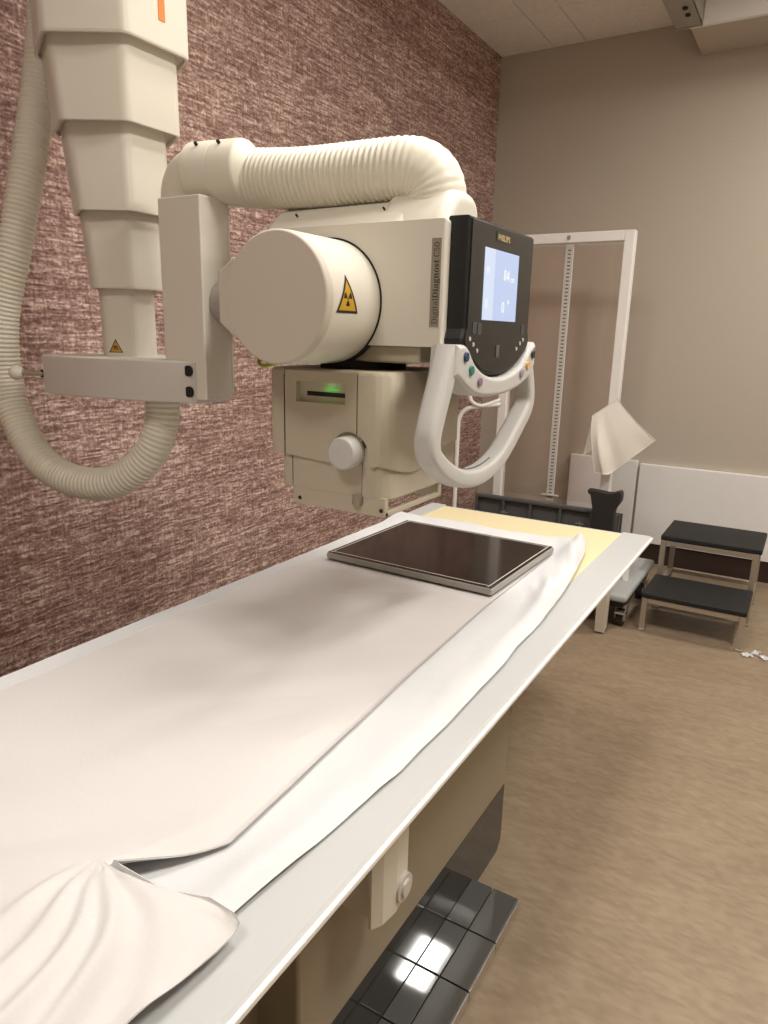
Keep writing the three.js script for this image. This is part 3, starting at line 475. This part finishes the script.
// ---------------------------------------------------------------- imaging trolley by the wall
{
  const t = thing('imaging_trolley', 'wheeled trolley with tall white upright frame, measuring rule and dark tray', 'trolley', [0, 0, 0]);
  const z0 = 0.57, z1 = 0.63;
  part('upright', rbox(0.99, 1.04, 0.2, 1.89, z0, z1, 0.004), M.frameWhite, t);
  part('upright', rbox(0.365, 0.415, 0.2, 1.89, z0, z1, 0.004), M.frameWhite, t);
  part('top_bar', rbox(0.416, 0.989, 1.84, 1.89, z0, z1, 0.004), M.frameWhite, t);
  part('top_screw', cyl([0.705, 1.865, z1 - 0.002], [0.705, 1.865, z1 + 0.003], 0.012, 0.011, 18), M.steel, t);
  part('clear_panel', box(0.42, 0.985, 0.46, 1.825, 0.598, 0.602), M.acrylic, t, 'clear acrylic panel inside the frame');
  const rule = canvasTex(64, 2048, (c, w, h) => { c.fillStyle = '#c9c5be'; c.fillRect(0, 0, w, h); c.fillStyle = '#4c453e'; for (let k = 0; k < 70; k++) { const y = 12 + k * 29; c.fillRect(18, y, 28, 9); } });
  part('measuring_rule', rbox(0.688, 0.73, 0.45, 1.82, 0.606, 0.611, 0.001), M.frameWhite, t);
  { const m = part('rule_print', new THREE.PlaneGeometry(0.038, 1.36), std({ map: rule, roughness: 0.6 }), t); m.position.set(0.709, 1.135, 0.6118); }
  part('rule_clip', rbox(0.69, 0.728, 1.815, 1.835, 0.604, 0.616, 0.002), M.aluminium, t);
  part('rule_pointer', rbox(0.66, 0.76, 0.478, 0.486, 0.6125, 0.63, 0.002), M.aluminium, t);
  part('towel_peg', cyl([1.012, 0.99, 0.625], [1.012, 0.996, 0.672], 0.006, 0.006, 12), M.steel, t);
  // tray of compartments
  part('tray_floor', rbox(0.33, 1.13, 0.28, 0.3, 0.64, 0.8, 0.003), M.trayDark, t);
  part('tray_back', rbox(0.33, 1.13, 0.28, 0.44, 0.64, 0.65, 0.003), M.trayGrey, t);
  part('tray_rim', rbox(0.33, 1.04, 0.455, 0.472, 0.76, 0.8, 0.003), M.trayGrey, t);
  for (const x of [0.335, 0.5, 0.66, 0.83, 1.0, 1.12]) part('tray_rib', rbox(x - 0.008, x + 0.008, 0.28, 0.46, 0.765, 0.797, 0.003), M.trayGrey, t);
  part('tray_panel', rbox(0.33, 1.14, 0.28, 0.457, 0.75, 0.766, 0.002), M.trayGrey, t);
  part('tray_holder', extrudeZ([...smoothPts([[0.985, 0.592], [1.03, 0.59], [1.1, 0.585], [1.15, 0.6], [1.155, 0.55], [1.13, 0.5], [1.13, 0.45]], 4), [1.13, 0.28], [1.015, 0.28], [1.015, 0.5], [1.0, 0.565], [0.985, 0.575]].reverse(), 0.8, 0.86, 0.004), M.trayDark, t, 'black curved holder at the tray end');
  for (const x of [0.522, 0.95]) part('hook', [cyl([x, 0.38, 0.80], [x, 0.38, 0.83], 0.005), cyl([x, 0.37, 0.83], [x, 0.41, 0.83], 0.005), cyl([x - 0.02, 0.395, 0.83], [x + 0.02, 0.395, 0.83], 0.003)], M.steel, t);
  // deck, feet and casters
  part('deck', rbox(0.35, 1.31, 0.15, 0.19, 0.56, 1.24, 0.018, 3), M.deckGrey, t);
  part('deck_skirt', rbox(0.37, 1.29, 0.11, 0.152, 0.6, 1.2, 0.006), M.trayDark, t);
  part('post', rbox(1.235, 1.26, 0.185, 0.36, 0.98, 1.01, 0.003), M.frameWhite, t);
  part('post', rbox(0.40, 0.425, 0.185, 0.36, 0.98, 1.01, 0.003), M.frameWhite, t);
  part('cross_bar', rbox(0.40, 1.26, 0.345, 0.36, 0.86, 1.01, 0.003), M.trayGrey, t);
  part('side_leg', extrudeX([[1.235, 0.33], [1.33, 0.33], [1.30, 0.01], [1.245, 0.02]], 1.19, 1.235, 0.003), M.creamMatte, t, 'cream side leg');
  for (const [x, z] of [[1.27, 1.12], [1.27, 0.68], [0.42, 0.68], [0.42, 1.12]]) {
    const c = new THREE.Group(); c.name = 'caster'; t.add(c);
    part('wheel', cyl([x - 0.016, 0.042, z + 0.01], [x + 0.016, 0.042, z + 0.01], 0.042, 0.042, 28), M.rubber, c);
    part('hub', cyl([x - 0.019, 0.042, z + 0.01], [x + 0.019, 0.042, z + 0.01], 0.022, 0.022, 20), M.aluminium, c);
    part('fork', [rbox(x - 0.026, x - 0.02, 0.035, 0.1, z - 0.02, z + 0.03, 0.002), rbox(x + 0.02, x + 0.026, 0.035, 0.1, z - 0.02, z + 0.03, 0.002), rbox(x - 0.03, x + 0.03, 0.092, 0.112, z - 0.03, z + 0.03, 0.004)], M.steel, c);
    if (z > 1) part('brake_pedal', rbox(x - 0.02, x + 0.03, 0.075, 0.087, z + 0.03, z + 0.075, 0.004), M.steel, c);
  }
  part('hand_rail', tube([[0.20, 0.19, 0.8], [0.20, 0.5, 0.8], [0.20, 0.8, 0.8], [0.205, 0.9, 0.8], [0.24, 0.95, 0.79], [0.3, 0.966, 0.75], [0.375, 0.975, 0.63]], 0.0125, 60, 14), M.frameWhite, t, 'bent white hand rail');
  part('hand_rail', tube([[0.26, 1.10, 0.8], [0.262, 1.02, 0.8], [0.275, 0.965, 0.8], [0.31, 0.938, 0.76], [0.375, 0.965, 0.63]].map(p => [p[0], p[1] + 0.035, p[2] - 0.0]), 0.0105, 50, 14), M.frameWhite, t);
  part('rail_foot', rbox(0.185, 0.37, 0.165, 0.19, 0.785, 0.815, 0.003), M.deckGrey, t);
}

// ---------------------------------------------------------------- towel on the upright
{
  const nu = 40, nv = 60;
  // u along the ridge (left to right), v from the back hem over the ridge to the front hem
  const B0 = [0.888, 0.735, 0.648], B1 = [1.01, 0.83, 0.643], A0 = [0.925, 0.945, 0.672], A1 = [1.05, 1.043, 0.668], C0 = [0.978, 0.66, 0.71], C1 = [1.268, 0.862, 0.72];
  const L3 = (a, b, t) => a.map((q, i) => lerp(q, b[i], t));
  const g = grid(nu, nv, (u, v) => {
    const r = L3(A0, A1, u), back = L3(B0, B1, u); const CM = [1.058, 0.662, 0.73], fr = u < 0.3 ? L3(C0, CM, u / 0.3) : L3(CM, C1, (u - 0.3) / 0.7);
    let p; if (v < 0.4) { p = L3(back, r, v / 0.4); } else { p = L3(r, fr, (v - 0.4) / 0.6); p[2] += 0.03 * Math.sin((v - 0.4) / 0.6 * Math.PI); }
    p[1] += 0.006 * Math.exp(-Math.pow((v - 0.4) / 0.06, 2)); const k = Math.max(0, v - 0.4) / 0.6;
    p[2] += 0.022 * k * Math.sin(u * 9) * (1 - sstep(0.2, 0.6, u)) + 0.006 * k * wr(u * 3, v * 2, 81, 2);
    p[0] += 0.014 * k * Math.sin(u * 17) * (1 - sstep(0.1, 0.45, u));
    return p;
  });
  const m = part('towel', thicken(g, nu, nv, -0.007), M.towel, scene); m.name = numbered('towel'); m.userData = { label: 'folded cream towel hung over the white frame upright', category: 'towel' };
}

// ---------------------------------------------------------------- two-step stool
{
  const t = thing('step_stool', 'metal two step stool with black rubber treads standing by the wall', 'step stool', [1.585, 0, 0.8]);
  const X = 0.225;
  part('tread', rbox(-X - 0.002, X, 0.168, 0.192, 0.015, 0.352, 0.006), M.tread, t, 'black rubber lower tread');
  part('tread', rbox(-X, X + 0.012, 0.368, 0.394, -0.38, 0.0, 0.006), M.tread, t, 'black rubber upper tread');
  const q = 0.0125;
  const leg = (x, z, h) => part('leg', rbox(x - q, x + q, 0.004, h, z - q, z + q, 0.002), M.stoolMetal, t);
  for (const x of [-X + 0.014, X - 0.014]) { leg(x, 0.335, 0.168); leg(x, -0.015, 0.368); leg(x, -0.365, 0.368); }
  const bar = (a, b, c, d, e, f) => part('stretcher', rbox(a, b, c, d, e, f, 0.002), M.stoolMetal, t);
  bar(-X + 0.027, X - 0.027, 0.143, 0.168, 0.324, 0.346); bar(-X + 0.027, X - 0.027, 0.343, 0.368, -0.026, -0.004); bar(-X + 0.027, X - 0.027, 0.343, 0.368, -0.376, -0.354); bar(-X + 0.027, X - 0.027, 0.1, 0.122, -0.376, -0.354); bar(-X + 0.027, X - 0.027, 0.143, 0.167, -0.026, -0.004);
  for (const x of [-X + 0.014, X - 0.014]) { bar(x - 0.011, x + 0.011, 0.143, 0.168, -0.002, 0.322); bar(x - 0.011, x + 0.011, 0.343, 0.368, -0.352, -0.028); bar(x - 0.011, x + 0.011, 0.10, 0.122, -0.352, -0.028); }
  for (const x of [-X + 0.014, X - 0.014]) for (const z of [0.335, -0.015, -0.365]) part('rubber_foot', rbox(x - 0.015, x + 0.015, 0, 0.012, z - 0.015, z + 0.015, 0.003), M.stoolMetal, t);
}
// ---------------------------------------------------------------- plastic scraps on the floor
for (const [x, z, a, k, lb] of [[1.835, 1.175, 0.4, 1, 'small crumpled clear plastic scrap beside the front leg of the stool'], [1.868, 1.125, 1.3, 0.9, 'small crumpled clear plastic scrap between the other two scraps on the floor'], [1.902, 1.165, 2.3, 1, 'small crumpled clear plastic scrap lying furthest from the stool']]) {
  const g = grid(6, 6, (u, v) => [(u - 0.5) * 0.045 * k, 0.004 + 0.014 * hash(Math.round(u * 6), Math.round(v * 6), Math.round(x * 1000)) * (1 - Math.abs(u - 0.5)), (v - 0.5) * 0.032 * k]);
  const m = part('plastic_scrap', thicken(g, 6, 6, 0.001), M.clearPlastic, scene); m.name = numbered('plastic_scrap'); m.position.set(x, 0, z); m.rotation.y = a;
  m.userData = { label: lb, category: 'scrap', group: 'plastic scraps on the floor' };
}

renderer.render(scene, camera);
